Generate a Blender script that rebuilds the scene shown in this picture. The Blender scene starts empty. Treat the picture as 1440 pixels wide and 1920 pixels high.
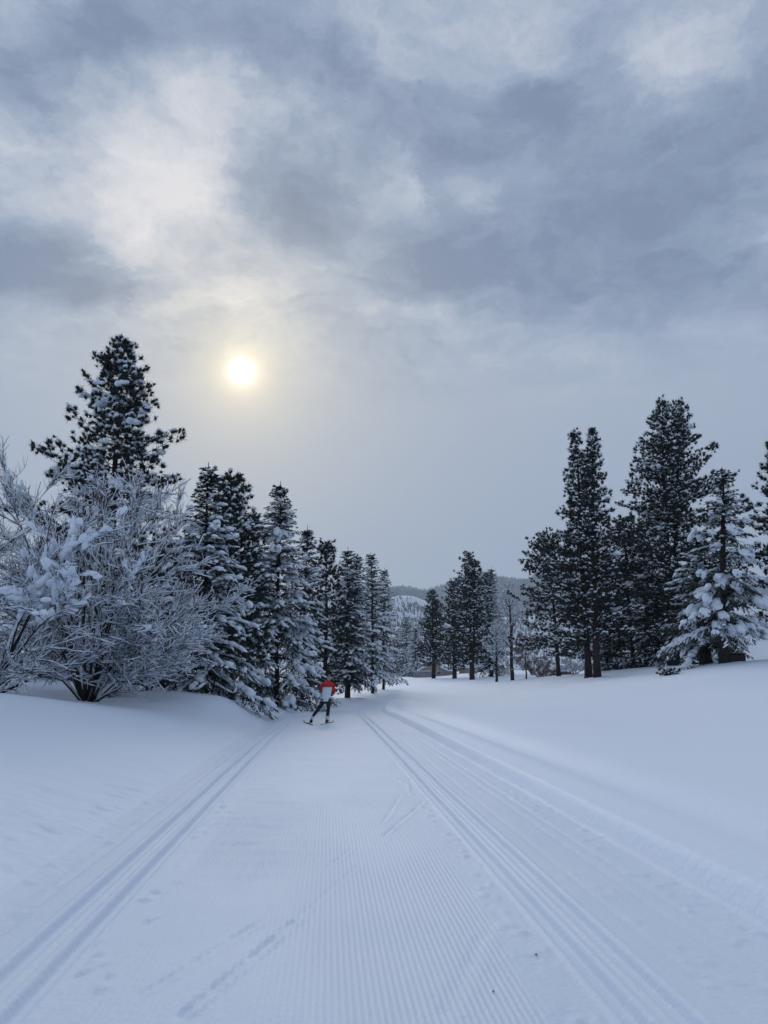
import bpy, math, random
import numpy as np
from mathutils import Vector, Matrix

# ------------------------------------------------------------------ camera, sky, sun, exposure
sc = bpy.context.scene
EYE = 1.55
PITCH = math.radians(12.3)
FPX = 1442.0                      # focal length in photo pixels (1440 x 1920 frame)
cam_d = bpy.data.cameras.new('camera')
cam_d.sensor_fit = 'VERTICAL'
cam_d.sensor_height = 36.0
cam_d.lens = FPX / 1920.0 * 36.0
cam_d.clip_start = 0.05
cam_d.clip_end = 20000
cam = bpy.data.objects.new('camera', cam_d)
sc.collection.objects.link(cam)
cam.location = (0, 0, EYE)
cam.rotation_euler = (math.pi / 2 + PITCH, 0, 0)
sc.camera = cam
sc.view_settings.view_transform = 'Standard'
sc.view_settings.look = 'None'
sc.view_settings.exposure = 0.17
sc.view_settings.gamma = 1.0
sc.view_settings.use_curve_mapping = False
sc.cycles.use_denoising = True
sc.cycles.max_bounces = 5
sc.cycles.diffuse_bounces = 3
sc.cycles.volume_bounces = 0
sc.cycles.use_adaptive_sampling = True
sc.cycles.adaptive_threshold = 0.02

def ray(px, py):
    """world direction of a photo pixel, scaled so that its horizontal length along +Y is 1"""
    a, b = (px - 720) / FPX, (960 - py) / FPX
    v = np.array([a, math.cos(PITCH) - math.sin(PITCH) * b, math.sin(PITCH) + math.cos(PITCH) * b])
    return v / v[1]

SUN = ray(453, 697); SUN = SUN / np.linalg.norm(SUN)
SUN_EL = math.asin(SUN[2]); SUN_AZ = math.atan2(SUN[0], SUN[1])

def lin(r, g, b):
    f = lambda c: ((c / 255 + 0.055) / 1.055) ** 2.4 if c > 10 else c / 255 / 12.92
    return (f(r), f(g), f(b), 1.0)

world = bpy.data.worlds.new('World')
sc.world = world
world.use_nodes = True
wt = world.node_tree
wt.nodes.clear()
def wn(kind, **kw):
    n = wt.nodes.new(kind)
    for k, v in kw.items(): setattr(n, k, v)
    return n
def wl(a, b): wt.links.new(a, b)
def wmath(op, a, b=None, c=None, clamp=False):
    n = wn('ShaderNodeMath', operation=op, use_clamp=clamp)
    for i, v in enumerate((a, b, c)):
        if v is None: continue
        if isinstance(v, (int, float)): n.inputs[i].default_value = v
        else: wl(v, n.inputs[i])
    return n.outputs[0]
def wvec(op, a, b=None):
    n = wn('ShaderNodeVectorMath', operation=op)
    for i, v in enumerate((a, b)):
        if v is None: continue
        if isinstance(v, (tuple, list)): n.inputs[i].default_value = v
        else: wl(v, n.inputs[i])
    return n
def wmix(f, a, b, blend='MIX'):
    n = wn('ShaderNodeMix', data_type='RGBA', blend_type=blend)
    if isinstance(f, (int, float)): n.inputs[0].default_value = f
    else: wl(f, n.inputs[0])
    for i, v in ((6, a), (7, b)):
        if isinstance(v, tuple): n.inputs[i].default_value = v
        else: wl(v, n.inputs[i])
    return n.outputs[2]
def wmap(v, a, b, smooth=True):
    n = wn('ShaderNodeMapRange', interpolation_type='SMOOTHSTEP' if smooth else 'LINEAR')
    wl(v, n.inputs[0]); n.inputs[1].default_value = a; n.inputs[2].default_value = b
    return n.outputs[0]

tc = wn('ShaderNodeTexCoord')
dirn = wvec('NORMALIZE', tc.outputs['Generated']).outputs[0]
sep = wn('ShaderNodeSeparateXYZ'); wl(dirn, sep.inputs[0])
dz = wmath('MAXIMUM', sep.outputs[2], 0.0)
HZ = 0.16
den = wmath('ADD', dz, HZ)
comb = wn('ShaderNodeCombineXYZ')
wl(wmath('DIVIDE', sep.outputs[0], den), comb.inputs[0]); wl(wmath('DIVIDE', sep.outputs[1], den), comb.inputs[1])
P0 = comb.outputs[0]                                   # position on the cloud layer
def wnoise(vec, scale, detail, rough=0.55, dist=0.0, w=0.0):
    n = wn('ShaderNodeTexNoise', noise_dimensions='4D')
    wl(vec, n.inputs['Vector']); n.inputs['Scale'].default_value = scale; n.inputs['W'].default_value = w
    n.inputs['Detail'].default_value = detail; n.inputs['Roughness'].default_value = rough
    n.inputs['Distortion'].default_value = dist
    return n
nd = wnoise(P0, 1.7, 8, 0.66, w=3.1)
off = wvec('SUBTRACT', nd.outputs['Color'], (0.5, 0.5, 0.5)).outputs[0]
sc_off = wn('ShaderNodeVectorMath', operation='SCALE'); wl(off, sc_off.inputs[0]); sc_off.inputs[3].default_value = 0.50
P1 = wvec('ADD', P0, sc_off.outputs[0]).outputs[0]
def cloud_p(px, py):
    d = ray(px, py); d = d / np.linalg.norm(d)
    return np.array([d[0], d[1]]) / (max(d[2], 0) + HZ)
# broad masses of the cloud layer: thick (dark, negative) and thin (bright, positive)
BLOBS = [  # px, py, rx, ry, turn, weight
    (240, 50, 240, 100, 0, -1.0), (50, 470, 120, 60, -0.4, -1.35), (200, 535, 80, 40, -0.4, -1.0),
    (570, 350, 100, 75, -0.5, -1.15), (850, 480, 210, 80, -0.15, -0.95), (620, 90, 150, 100, 0, -0.45),
    (900, 190, 260, 140, -0.2, -0.62), (1200, 330, 260, 170, -0.3, -0.55), (1240, 560, 230, 90, -0.1, -0.6),
    (1390, 120, 90, 120, 0, -0.45), (1360, 450, 120, 120, 0, -0.4), (20, 120, 80, 80, 0, -0.3),
    (150, 250, 220, 110, 0.1, 0.65), (400, 150, 120, 90, 0.5, 0.75), (200, 420, 140, 80, 0, 0.7), (340, 340, 160, 90, 0, 0.55),
    (710, 350, 70, 70, 0.7, 0.6), (1235, 90, 85, 90, 0.5, 0.75), (880, 330, 60, 40, 0.3, 0.45), (800, 560, 120, 30, -0.2, 0.35),
    (1000, 650, 230, 40, -0.15, 0.3), (480, 540, 200, 70, 0, 0.35), (700, 20, 110, 40, 0, 0.3),
]
acc = None
for (bx_, by_, rx, ry, turn, wgt) in BLOBS:
    c = cloud_p(bx_, by_)
    ax = abs(cloud_p(bx_ + rx, by_)[0] - cloud_p(bx_ - rx, by_)[0]) / 2
    ay = abs(cloud_p(bx_, by_ + ry)[1] - cloud_p(bx_, by_ - ry)[1]) / 2
    m = wn('ShaderNodeMapping', vector_type='TEXTURE')
    wl(P1, m.inputs['Vector'])
    m.inputs['Location'].default_value = (c[0], c[1], 0)
    m.inputs['Rotation'].default_value = (0, 0, turn)
    m.inputs['Scale'].default_value = (ax, ay, 1e6)
    L = wvec('DOT_PRODUCT', m.outputs[0], m.outputs[0]).outputs['Value']
    g = wmath('MULTIPLY', wmath('EXPONENT', wmath('MULTIPLY', L, -1.0)), wgt)
    acc = g if acc is None else wmath('ADD', acc, g)
fb = wnoise(P1, 3.6, 10, 0.66, 0.4, w=7.7)
fbm = wmath('MULTIPLY', wmath('SUBTRACT', fb.outputs['Fac'], 0.5), 1.7)
fine = wnoise(P1, 9.0, 8, 0.6, 0.6, w=1.3)
fine_v = wmath('MULTIPLY', wmath('SUBTRACT', fine.outputs['Fac'], 0.5), 1.05)
cov = wmath('ADD', wmath('ADD', wmath('MULTIPLY', acc, 0.66), fbm), fine_v)
# clouds blur into an even veil low over the horizon
low = wmap(dz, 0.30, 0.47)
cov = wmath('MULTIPLY', cov, wmath('ADD', wmath('MULTIPLY', low, 0.85), 0.15))
tone = wn('ShaderNodeValToRGB')
wl(wmath('ADD', wmath('MULTIPLY', cov, 0.76), 0.47, clamp=True), tone.inputs[0])
cr = tone.color_ramp
cr.elements[0].position = 0.0; cr.elements[0].color = lin(121, 137, 165)
cr.elements[1].position = 1.0; cr.elements[1].color = lin(222, 223, 230)
for p, c in ((0.28, lin(142, 158, 183)), (0.48, lin(164, 177, 198)), (0.70, lin(192, 199, 212))):
    e = cr.elements.new(p); e.color = c
horizon = wmap(dz, 0.0, 0.42)
veil = wmix(horizon, lin(146, 163, 189), lin(163, 175, 194))
sky_c = wmix(wmap(dz, 0.26, 0.44), veil, tone.outputs[0])
# the veiled sun and its aureole; the cloud deck is brighter on the sun's side of the sky
sd = wvec('DOT_PRODUCT', dirn, tuple(SUN)).outputs['Value']
ang = wmath('ARCCOSINE', wmath('MINIMUM', sd, 0.9999999))
def halo(sig, p=2.0):
    return wmath('EXPONENT', wmath('MULTIPLY', wmath('POWER', wmath('DIVIDE', ang, math.radians(sig)), p), -1.0))
def add_halo(col, sig, p, amp, rgb):
    f = wmath('MULTIPLY', halo(sig, p), amp)
    return wmix(f, col, rgb, 'MIX') if False else wmix(1.0, col, wmix(f, (0, 0, 0, 1), rgb), 'ADD')
side = wmath('ADD', wmath('MULTIPLY', halo(60.0, 2.0), 0.10), 0.87)
sc_n = wn('ShaderNodeVectorMath', operation='SCALE'); wl(sky_c, sc_n.inputs[0]); wl(side, sc_n.inputs[3])
sky_c = sc_n.outputs[0]
sky_c = add_halo(sky_c, 12.0, 1.6, 1.0, (0.060, 0.040, 0.0, 1))
sky_c = add_halo(sky_c, 2.8, 0.9, 1.0, (0.66, 0.52, 0.22, 1))
warm = wmath('MULTIPLY', halo(15.0, 1.5), 0.75)
sky_c = wmix(warm, sky_c, wmix(1.0, sky_c, (1.0, 0.955, 0.86, 1), 'MULTIPLY'))
sky_c = add_halo(sky_c, 0.60, 2.4, 1.0, (4.0, 3.9, 3.5, 1))
sky_c = add_halo(sky_c, 1.15, 1.5, 1.0, (0.55, 0.47, 0.28, 1))
nish = wn('ShaderNodeTexSky', sky_type='NISHITA')
nish.sun_disc = False
nish.sun_elevation = SUN_EL
nish.sun_rotation = SUN_AZ
bg_clear = wn('ShaderNodeBackground'); wl(nish.outputs[0], bg_clear.inputs[0]); bg_clear.inputs[1].default_value = 0.06
bg_cloud = wn('ShaderNodeBackground'); wl(sky_c, bg_cloud.inputs[0]); bg_cloud.inputs[1].default_value = 1.0
mixbg = wn('ShaderNodeMixShader'); mixbg.inputs[0].default_value = 0.94
wl(bg_clear.outputs[0], mixbg.inputs[1]); wl(bg_cloud.outputs[0], mixbg.inputs[2])
wo = wn('ShaderNodeOutputWorld'); wl(mixbg.outputs[0], wo.inputs[0])
world.cycles.sampling_method = 'MANUAL'
world.cycles.sample_map_resolution = 1024

sun_d = bpy.data.lights.new('sun', 'SUN')
sun_d.energy = 1.3
sun_d.angle = math.radians(24)
sun_d.color = (1.0, 0.965, 0.92)
sun_o = bpy.data.objects.new('sun', sun_d)
sc.collection.objects.link(sun_o)
sun_o.rotation_euler = Vector(SUN).to_track_quat('Z', 'Y').to_euler()
sun_o.location = (-30, 150, 80)

# ------------------------------------------------------------------ materials
def material(name):
    m = bpy.data.materials.new(name); m.use_nodes = True
    return m, m.node_tree, m.node_tree.nodes['Principled BSDF']
def node(t, kind, **kw):
    n = t.nodes.new(kind)
    for k, v in kw.items(): setattr(n, k, v)
    return n
def varied(name, c0, c1, scale=3.0, rough=0.8, bump=0.0, bscale=20.0, spec=0.25, detail=4):
    m, t, b = material(name)
    g = node(t, 'ShaderNodeTexCoord')
    n = node(t, 'ShaderNodeTexNoise'); n.inputs['Scale'].default_value = scale; n.inputs['Detail'].default_value = detail
    t.links.new(g.outputs['Object'], n.inputs['Vector'])
    r = node(t, 'ShaderNodeValToRGB')
    r.color_ramp.elements[0].position = 0.3; r.color_ramp.elements[0].color = (*c0, 1)
    r.color_ramp.elements[1].position = 0.7; r.color_ramp.elements[1].color = (*c1, 1)
    t.links.new(n.outputs['Fac'], r.inputs[0]); t.links.new(r.outputs[0], b.inputs['Base Color'])
    b.inputs['Roughness'].default_value = rough
    b.inputs['Specular IOR Level'].default_value = spec
    if bump:
        n2 = node(t, 'ShaderNodeTexNoise'); n2.inputs['Scale'].default_value = bscale; n2.inputs['Detail'].default_value = 5
        t.links.new(g.outputs['Object'], n2.inputs['Vector'])
        bp = node(t, 'ShaderNodeBump'); bp.inputs['Strength'].default_value = 1.0; bp.inputs['Distance'].default_value = bump
        t.links.new(n2.outputs['Fac'], bp.inputs['Height']); t.links.new(bp.outputs[0], b.inputs['Normal'])
    return m
M = {}
M['snow'] = varied('field snow', (0.715, 0.815, 0.955), (0.755, 0.845, 0.965), 0.25, 0.65, 0.012, 9.0, 0.2)
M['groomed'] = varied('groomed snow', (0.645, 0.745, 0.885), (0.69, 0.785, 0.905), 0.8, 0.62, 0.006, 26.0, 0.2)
for k_ in ('snow', 'groomed'):
    pb = M[k_].node_tree.nodes['Principled BSDF']
    pb.inputs['Sheen Weight'].default_value = 0.35; pb.inputs['Sheen Roughness'].default_value = 0.45
M['tree_snow'] = varied('snow on branches', (0.77, 0.84, 0.93), (0.82, 0.88, 0.95), 2.0, 0.7, 0.02, 9.0, 0.15)
M['fir'] = varied('fir needles', (0.012, 0.023, 0.024), (0.030, 0.045, 0.042), 1.3, 0.75)
M['pine'] = varied('pine needles', (0.011, 0.020, 0.020), (0.026, 0.038, 0.034), 1.1, 0.7)
M['bark'] = varied('dark bark', (0.022, 0.018, 0.018), (0.055, 0.043, 0.040), 5.0, 0.9, 0.03, 14.0)
M['twig'] = varied('twig bark', (0.045, 0.033, 0.038), (0.115, 0.082, 0.086), 1.5, 0.85)
M['rust'] = varied('rust brown leaves', (0.12, 0.075, 0.065), (0.21, 0.135, 0.115), 1.5, 0.85)

# ------------------------------------------------------------------ mesh helpers
rngG = np.random.default_rng(5)
def new_mesh(name, V, faces, mats, smooth=False, fmat=None):
    """faces: list of (n,k) index arrays"""
    me = bpy.data.meshes.new(name)
    V = np.ascontiguousarray(V, dtype=np.float32)
    faces = [np.asarray(f, dtype=np.int32) for f in faces if len(f)]
    me.vertices.add(len(V)); me.vertices.foreach_set('co', V.ravel())
    idx = np.concatenate([f.ravel() for f in faces]) if faces else np.zeros(0, np.int32)
    tot = np.concatenate([np.full(len(f), f.shape[1], np.int32) for f in faces]) if faces else np.zeros(0, np.int32)
    st = np.concatenate([[0], np.cumsum(tot)[:-1]]).astype(np.int32) if len(tot) else tot
    me.loops.add(len(idx)); me.loops.foreach_set('vertex_index', idx)
    me.polygons.add(len(tot)); me.polygons.foreach_set('loop_start', st)
    for m in mats: me.materials.append(m)
    if fmat is not None: me.polygons.foreach_set('material_index', np.asarray(fmat, np.int32))
    me.update(calc_edges=True)
    if smooth: me.polygons.foreach_set('use_smooth', np.ones(len(tot), bool))
    me.validate()
    return me
def link(name, data, parent=None, loc=None):
    o = bpy.data.objects.new(name, data); sc.collection.objects.link(o)
    if parent is not None: o.parent = parent
    if loc is not None: o.location = loc
    return o
def tag(o, label=None, cat=None, group=None, kind=None):
    if label: o['label'] = label
    if cat: o['category'] = cat
    if group: o['group'] = group
    if kind: o['kind'] = kind
    return o

class Geo:
    """collects vertices and faces for one mesh"""
    def __init__(s): s.V = []; s.F3 = []; s.F4 = []; s.n = 0
    def add(s, V, F3=None, F4=None):
        V = np.asarray(V, float).reshape(-1, 3)
        if F3 is not None and len(F3): s.F3.append(np.asarray(F3) + s.n)
        if F4 is not None and len(F4): s.F4.append(np.asarray(F4) + s.n)
        s.V.append(V); s.n += len(V)
    def mesh(s, name, mats, smooth=False):
        if not s.V: return None
        fs = []
        if s.F3: fs.append(np.concatenate(s.F3))
        if s.F4: fs.append(np.concatenate(s.F4))
        return new_mesh(name, np.concatenate(s.V), fs, mats, smooth)
    def build(s, name, mat, parent=None, smooth=False, loc=None):
        me = s.mesh(name, mat if isinstance(mat, list) else [mat], smooth)
        return link(name, me, parent, loc) if me else None

def unit(v):
    v = np.asarray(v, float)
    return v / np.maximum(np.linalg.norm(v, axis=-1, keepdims=True), 1e-9)
UP = np.array([0, 0, 1.0])
def frames(d):
    """two side vectors for directions d (N,3)"""
    d = unit(d)
    a = np.cross(d, UP)
    bad = np.linalg.norm(a, axis=-1) < 1e-3
    a[bad] = np.array([1.0, 0, 0])
    a = unit(a)
    return d, a, np.cross(a, d)
def tubes(g, p0, p1, r0, r1, k=4, cap=False):
    """separate tapered prisms from p0 to p1 (vectorised)"""
    p0 = np.asarray(p0, float).reshape(-1, 3); p1 = np.asarray(p1, float).reshape(-1, 3); N = len(p0)
    if N == 0: return
    r0 = np.broadcast_to(np.asarray(r0, float), (N,)); r1 = np.broadcast_to(np.asarray(r1, float), (N,))
    d, a, b = frames(p1 - p0)
    th = np.arange(k) * 2 * np.pi / k
    ring = np.cos(th)[None, :, None] * a[:, None] + np.sin(th)[None, :, None] * b[:, None]
    V = np.concatenate([p0[:, None] + ring * r0[:, None, None], p1[:, None] + ring * r1[:, None, None]], 1)
    i = np.arange(k); j = (i + 1) % k
    q = np.stack([i, j, j + k, i + k], 1)
    F = (q[None] + (np.arange(N) * 2 * k)[:, None, None]).reshape(-1, 4)
    g.add(V.reshape(-1, 3), F4=F)
def polytube(g, pts, rad, k=6, cap=True):
    """one continuous tube along a polyline"""
    pts = np.asarray(pts, float); n = len(pts)
    rad = np.broadcast_to(np.asarray(rad, float), (n,))
    tan = unit(np.gradient(pts, axis=0))
    a = np.cross(tan[0], UP)
    if np.linalg.norm(a) < 1e-3: a = np.array([1.0, 0, 0])
    a = unit(a); V = []
    for i in range(n):
        a = unit(a - tan[i] * np.dot(a, tan[i])); b = np.cross(tan[i], a)
        for t in range(k):
            an = 2 * np.pi * t / k
            V.append(pts[i] + rad[i] * (math.cos(an) * a + math.sin(an) * b))
    F = [[i * k + t, i * k + (t + 1) % k, (i + 1) * k + (t + 1) % k, (i + 1) * k + t] for i in range(n - 1) for t in range(k)]
    F3 = []
    if cap:
        V.append(pts[0]); V.append(pts[-1]); c0, c1 = n * k, n * k + 1
        for t in range(k):
            F3.append([c0, (t + 1) % k, t]); F3.append([c1, (n - 1) * k + t, (n - 1) * k + (t + 1) % k])
    g.add(np.array(V), F3=F3, F4=F)
def ico(sub):
    import bmesh
    bm = bmesh.new(); bmesh.ops.create_icosphere(bm, subdivisions=sub, radius=1.0)
    V = np.array([v.co[:] for v in bm.verts]); F = np.array([[v.index for v in f.verts] for f in bm.faces]); bm.free()
    return V, F
ICO1, ICO2 = ico(1), ico(2)
OCTA = (np.array([[1, 0, 0], [-1, 0, 0], [0, 1, 0], [0, -1, 0], [0, 0, 1], [0, 0, -1.]]), np.array([[0, 2, 4], [2, 1, 4], [1, 3, 4], [3, 0, 4], [2, 0, 5], [1, 2, 5], [3, 1, 5], [0, 3, 5]]))
def blobs(g, c, ax, sy, sz, rng, template=ICO1, jit=0.18):
    """lumps: long axis vectors ax (N,3) incl. length, half width sy, half height sz"""
    c = np.asarray(c, float).reshape(-1, 3); N = len(c)
    if N == 0: return
    TV, TF = template
    ln = np.linalg.norm(ax, axis=-1)
    d, a, b = frames(ax)
    sy = np.broadcast_to(sy, (N,)); sz = np.broadcast_to(sz, (N,))
    T = TV[None] * (1 + jit * rng.standard_normal((N, len(TV), 1)))
    V = c[:, None] + T[..., 0:1] * (d * ln[:, None])[:, None] + T[..., 1:2] * (a * sy[:, None])[:, None] + T[..., 2:3] * (b * sz[:, None])[:, None]
    F = (TF[None] + (np.arange(N) * len(TV))[:, None, None]).reshape(-1, 3)
    g.add(V.reshape(-1, 3), F3=F)
def blades(g, base, tip, width, side):
    """one narrow triangle per needle spray"""
    base = base.reshape(-1, 3); tip = tip.reshape(-1, 3); side = side.reshape(-1, 3); N = len(base)
    w = np.broadcast_to(width, (N,))[:, None] * 0.5
    V = np.stack([base - side * w, base + side * w, tip], 1).reshape(-1, 3)
    g.add(V, F3=np.arange(N * 3).reshape(-1, 3))
def bx(g, x0, x1, y0, y1, z0, z1):
    V = [(x, y, z) for z in (z0, z1) for y in (y0, y1) for x in (x0, x1)]
    g.add(V, F4=[[0, 2, 3, 1], [4, 5, 7, 6], [0, 1, 5, 4], [2, 6, 7, 3], [0, 4, 6, 2], [1, 3, 7, 5]])

# ------------------------------------------------------------------ terrain
_perm = np.random.default_rng(11).random((256, 256))
def vnoise(x, y):
    xi = np.floor(x).astype(int); yi = np.floor(y).astype(int)
    fx = x - xi; fy = y - yi
    fx = fx * fx * (3 - 2 * fx); fy = fy * fy * (3 - 2 * fy)
    h = lambda i, j: _perm[i & 255, j & 255]
    return (h(xi, yi) * (1 - fx) + h(xi + 1, yi) * fx) * (1 - fy) + (h(xi, yi + 1) * (1 - fx) + h(xi + 1, yi + 1) * fx) * fy - 0.5
def fbm2(x, y, o=3):
    r = 0; a = 1.0
    for i in range(o):
        r = r + a * vnoise(x * 2 ** i + 17 * i, y * 2 ** i - 9 * i); a *= 0.5
    return r
def ss(a, b, x):
    t = np.clip((np.asarray(x, float) - a) / (b - a), 0, 1)
    return t * t * (3 - 2 * t)
_yy = np.linspace(-60, 1600, 6641)
_sl = -0.0718 + 0.135 * ss(30, 62, _yy) - 0.06 * ss(80, 130, _yy)
_xc = np.cumsum(_sl) * (_yy[1] - _yy[0]); _xc -= np.interp(0, _yy, _xc)
def xc(y): return np.interp(y, _yy, _xc)
_ky = np.array([-60, 0, 24, 33, 40, 50, 62, 80, 105, 150, 200, 300, 600, 1600.])
_kz = np.array([0, 0, 0.0, -.02, -.16, -.24, -.10, .30, .85, 1.75, 2.4, 3.2, 6, 20.])
_lz = np.interp(_yy, _ky, _kz)
_ker = np.hanning(25); _ker /= _ker.sum()
_lz = np.convolve(np.pad(_lz, 12, mode='edge'), _ker, 'valid')
WELLS = [(ray(p_, 1275)[0] * d_, d_) for p_, d_ in ((1357, 45), (1327, 48), (1086, 63), (1117, 61), (1030, 82), (527, 43), (884, 120), (650, 66), (699, 76))]
def land(x, y):
    """snow surface without the groomed detail"""
    x = np.asarray(x, float); y = np.asarray(y, float)
    t = x - xc(y)
    z = np.interp(y, _yy, _lz)
    lt = np.maximum(0, -t - 2.15)
    far = 1 - 0.55 * ss(45, 75, y)
    z = z + 1.75 * (1 - np.exp(-lt / 5.2)) * (1 + 0.30 * fbm2(y / 7.0 + 3.3, x / 16.0, 2)) * far
    z = z + 0.10 * ss(0.5, 4, lt) * fbm2(x / 3.1, y / 3.7, 2)
    z = z + 0.10 * np.exp(-((x + 8.0) / 5.0) ** 2 - ((y - 18.0) / 3.4) ** 2) * ss(0.6, 3.5, lt) + 0.55 * np.exp(-((x + 6.2) / 2.4) ** 2 - ((y - 28.5) / 3.6) ** 2) * ss(0.2, 1.8, lt)
    z = z - 0.30 * np.exp(-((x + 9.5) / 4.5) ** 2 - ((y - 26.0) / 3.5) ** 2)
    for wx, wy in WELLS:
        r2 = (x - wx) ** 2 + (y - wy) ** 2
        z = z + 0.22 * np.exp(-r2 / 1.1) - 0.16 * np.exp(-r2 / 0.35)
    rt = np.maximum(0, t - 2.85)
    soft = 1 - ss(45, 70, y)
    z = z + soft * (0.20 * ss(-0.08, 0.13, t - 2.85) + 0.05 * ss(0.1, 0.6, rt) - 0.15 * np.exp(-((rt - 1.15) / 0.38) ** 2) + 0.05 * ss(1.2, 2.6, rt))
    z = z + 2.75 * ss(6, 28, t) * ss(14, 48, y) * (1 - 0.5 * ss(62, 110, y))
    z = z + 0.20 * np.exp(-((y - 40 + 0.12 * x) / 7.0) ** 2) * ss(3.5, 9, t)
    z = z + ss(1.5, 6, rt) * 0.16 * fbm2(x / 9.0, y / 11.0, 3)
    return z
def at_px(px, d):
    """ground point under photo column px at distance d ahead"""
    x = ray(px, 1275)[0] * d
    return np.array([x, d, float(land(x, d))])
# skate-ski cuts across the corduroy: end points as (x, y) on the trail, from photo positions on flat snow
def flat(px, py):
    r = ray(px, py); k = EYE / -r[2]
    return np.array([r[0] * k, k])
CUTS = [(flat(325, 1917), flat(562, 1716), .055, .020), (flat(562, 1716), flat(672, 1622), .045, .008), (flat(246, 1876), flat(505, 1716), .05, .013),
        (flat(612, 1627), flat(660, 1590), .04, .010), (flat(558, 1572), flat(597, 1618), .04, .007),
        (flat(715, 1572), flat(798, 1498), .045, .012), (flat(716, 1545), flat(752, 1488), .05, .008),
        (flat(828, 1915), flat(908, 1742), .09, .007), (flat(470, 1650), flat(560, 1560), .04, .005)]
def groomed(x, y):
    t = x - xc(y)
    z = np.zeros_like(x + y)
    near = 1 - ss(38, 60, y)
    # classic tracks: two parallel ski grooves on each side
    for c in (-1.70, -1.46, 1.46, 1.70):
        w = np.abs(t - c)
        z = z - 0.046 * (1 - ss(0.024, 0.064, w)) * near + 0.013 * np.exp(-((w - 0.088) / 0.022) ** 2) * near
    mid = np.exp(-((np.abs(t) - 1.58) / 0.30) ** 4)
    # corduroy
    wear = ss(-0.28, 0.12, fbm2(x * 0.9 + 5, y * 0.35 + 2, 3))
    lim = ss(-1.18, -1.08, t + 0.05 * fbm2(x * 0, y * 1.3, 2)) * (1 - ss(1.02, 1.12, t + 0.06 * fbm2(x * 0 + 8, y * 1.1, 2)))
    z = z + 0.0060 * np.cos(2 * np.pi * t / 0.036) * lim * (0.35 + 0.65 * wear) * (1 - ss(7, 16, y))
    # faint corduroy on the right shoulder
    z = z + 0.0015 * np.cos(2 * np.pi * t / 0.055 + 1) * ss(1.95, 2.05, t) * (1 - ss(2.4, 2.5, t)) * (1 - ss(8, 16, y))
    for c, dd in ((1.98, .006), (2.30, .007), (2.46, .010), (-2.02, .016)):
        z = z - dd * (1 - ss(0.0, 0.05, np.abs(t - c + 0.02 * fbm2(x * 0 + c, y * 0.6, 2)))) * near
    # cross ripples left of centre
    rip = np.cos(2 * np.pi * (y + 0.12 * t + 0.25 * fbm2(x * 1.2, y * 0.9, 2)) / 0.42)
    z = z + 0.010 * rip * np.exp(-((t + 0.72) / 0.42) ** 2) * ss(5.5, 8, y) * (1 - ss(16, 24, y)) * (0.4 + ss(-.3, .3, fbm2(x * 2 + 4, y * 2, 2)))
    # crumbs and scrapes in the bands beside the tracks
    band = np.exp(-((t + 1.22) / 0.14) ** 4) + np.exp(-((t - 1.22) / 0.12) ** 4) * 0.8 + 0.7 * np.exp(-((t - 2.62) / 0.22) ** 4) + 0.8 * ss(-1.9, -2.05, t) + .4 * np.exp(-((t - 2.15) / 0.25) ** 4)
    cr_ = fbm2(x * 9.0 + 3, y * 6.0, 3)
    z = z - band * 0.009 * ss(0.22, 0.52, cr_) + band * 0.020 * ss(0.20, 0.5, fbm2(x * 11, y * 8 + 40, 2))
    z = z + 0.012 * fbm2(x * 1.1, y * 0.6, 3)
    for a, b, w, dp in CUTS:
        d = b - a; L = np.hypot(*d); u = ((x - a[0]) * d[0] + (y - a[1]) * d[1]) / L ** 2
        q = ((x - a[0]) * -d[1] + (y - a[1]) * d[0]) / L
        fade = ss(0, .06, u) * (1 - ss(.9, 1, u)) * (0.65 + 0.7 * fbm2(u * 14 + a[0] * 7, u * 0 + 3.0, 2))
        dp = dp * 1.4
        z = z - dp * np.exp(-(q / (w * 0.45)) ** 2) * fade + dp * 0.55 * np.exp(-((q + w * 0.9) / (w * 0.5)) ** 2) * fade
    return z
def height(x, y):
    x = np.asarray(x, float); y = np.asarray(y, float)
    t = x - xc(y)
    m = ss(-2.6, -2.2, t) * (1 - ss(2.80, 2.95, t))
    z = land(x, y)
    rough = ss(-4.6, -2.4, t) * (1 - ss(-2.5, -2.3, t)) * (1 - ss(20, 34, y))
    z = z + rough * (0.060 * fbm2(x * 2.2, y * 4.0, 3) - 0.018 * ss(0.3, 0.6, fbm2(x * 5.2, y * 4.2 + 9, 2)))
    return z + m * groomed(x, y)
rows = list(np.arange(-10, 3.2, 0.6)) + list(np.arange(3.2, 11.0, 0.037))
y_ = rows[-1]; st_ = 0.037
while y_ < 1500:
    st_ = min(st_ * 1.033, 40); y_ += st_; rows.append(y_)
rows = np.array(rows)
tl = np.concatenate([np.arange(-2.30, -1.84, 0.024), np.arange(-1.84, -1.30, 0.0125), np.arange(-1.30, -1.16, 0.02), np.arange(-1.16, 1.12, 0.012),
                     np.arange(1.12, 1.30, 0.02), np.arange(1.30, 1.84, 0.0125), np.arange(1.84, 2.86, 0.02)])
def outward(a, s0, gr, end):
    o = [a]; s = s0
    while abs(o[-1]) < end: o.append(o[-1] + s); s *= gr
    return o
t_left = np.array(outward(tl[0], -0.04, 1.06, 700)[::-1])
t_right = np.array(outward(tl[-1], 0.03, 1.06, 700))
def sheet(name, ts, mat, label, cat):
    X = xc(rows)[:, None] + ts[None]; Y = np.broadcast_to(rows[:, None], X.shape)
    Z = height(X, Y)
    V = np.stack([X, Y, Z], -1).reshape(-1, 3)
    n, m = len(rows), len(ts)
    i = (np.arange(n - 1)[:, None] * m + np.arange(m - 1)[None]).ravel()
    o = link(name, new_mesh(name, V, [np.stack([i, i + 1, i + m + 1, i + m], 1)], [mat], True))
    return o
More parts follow.
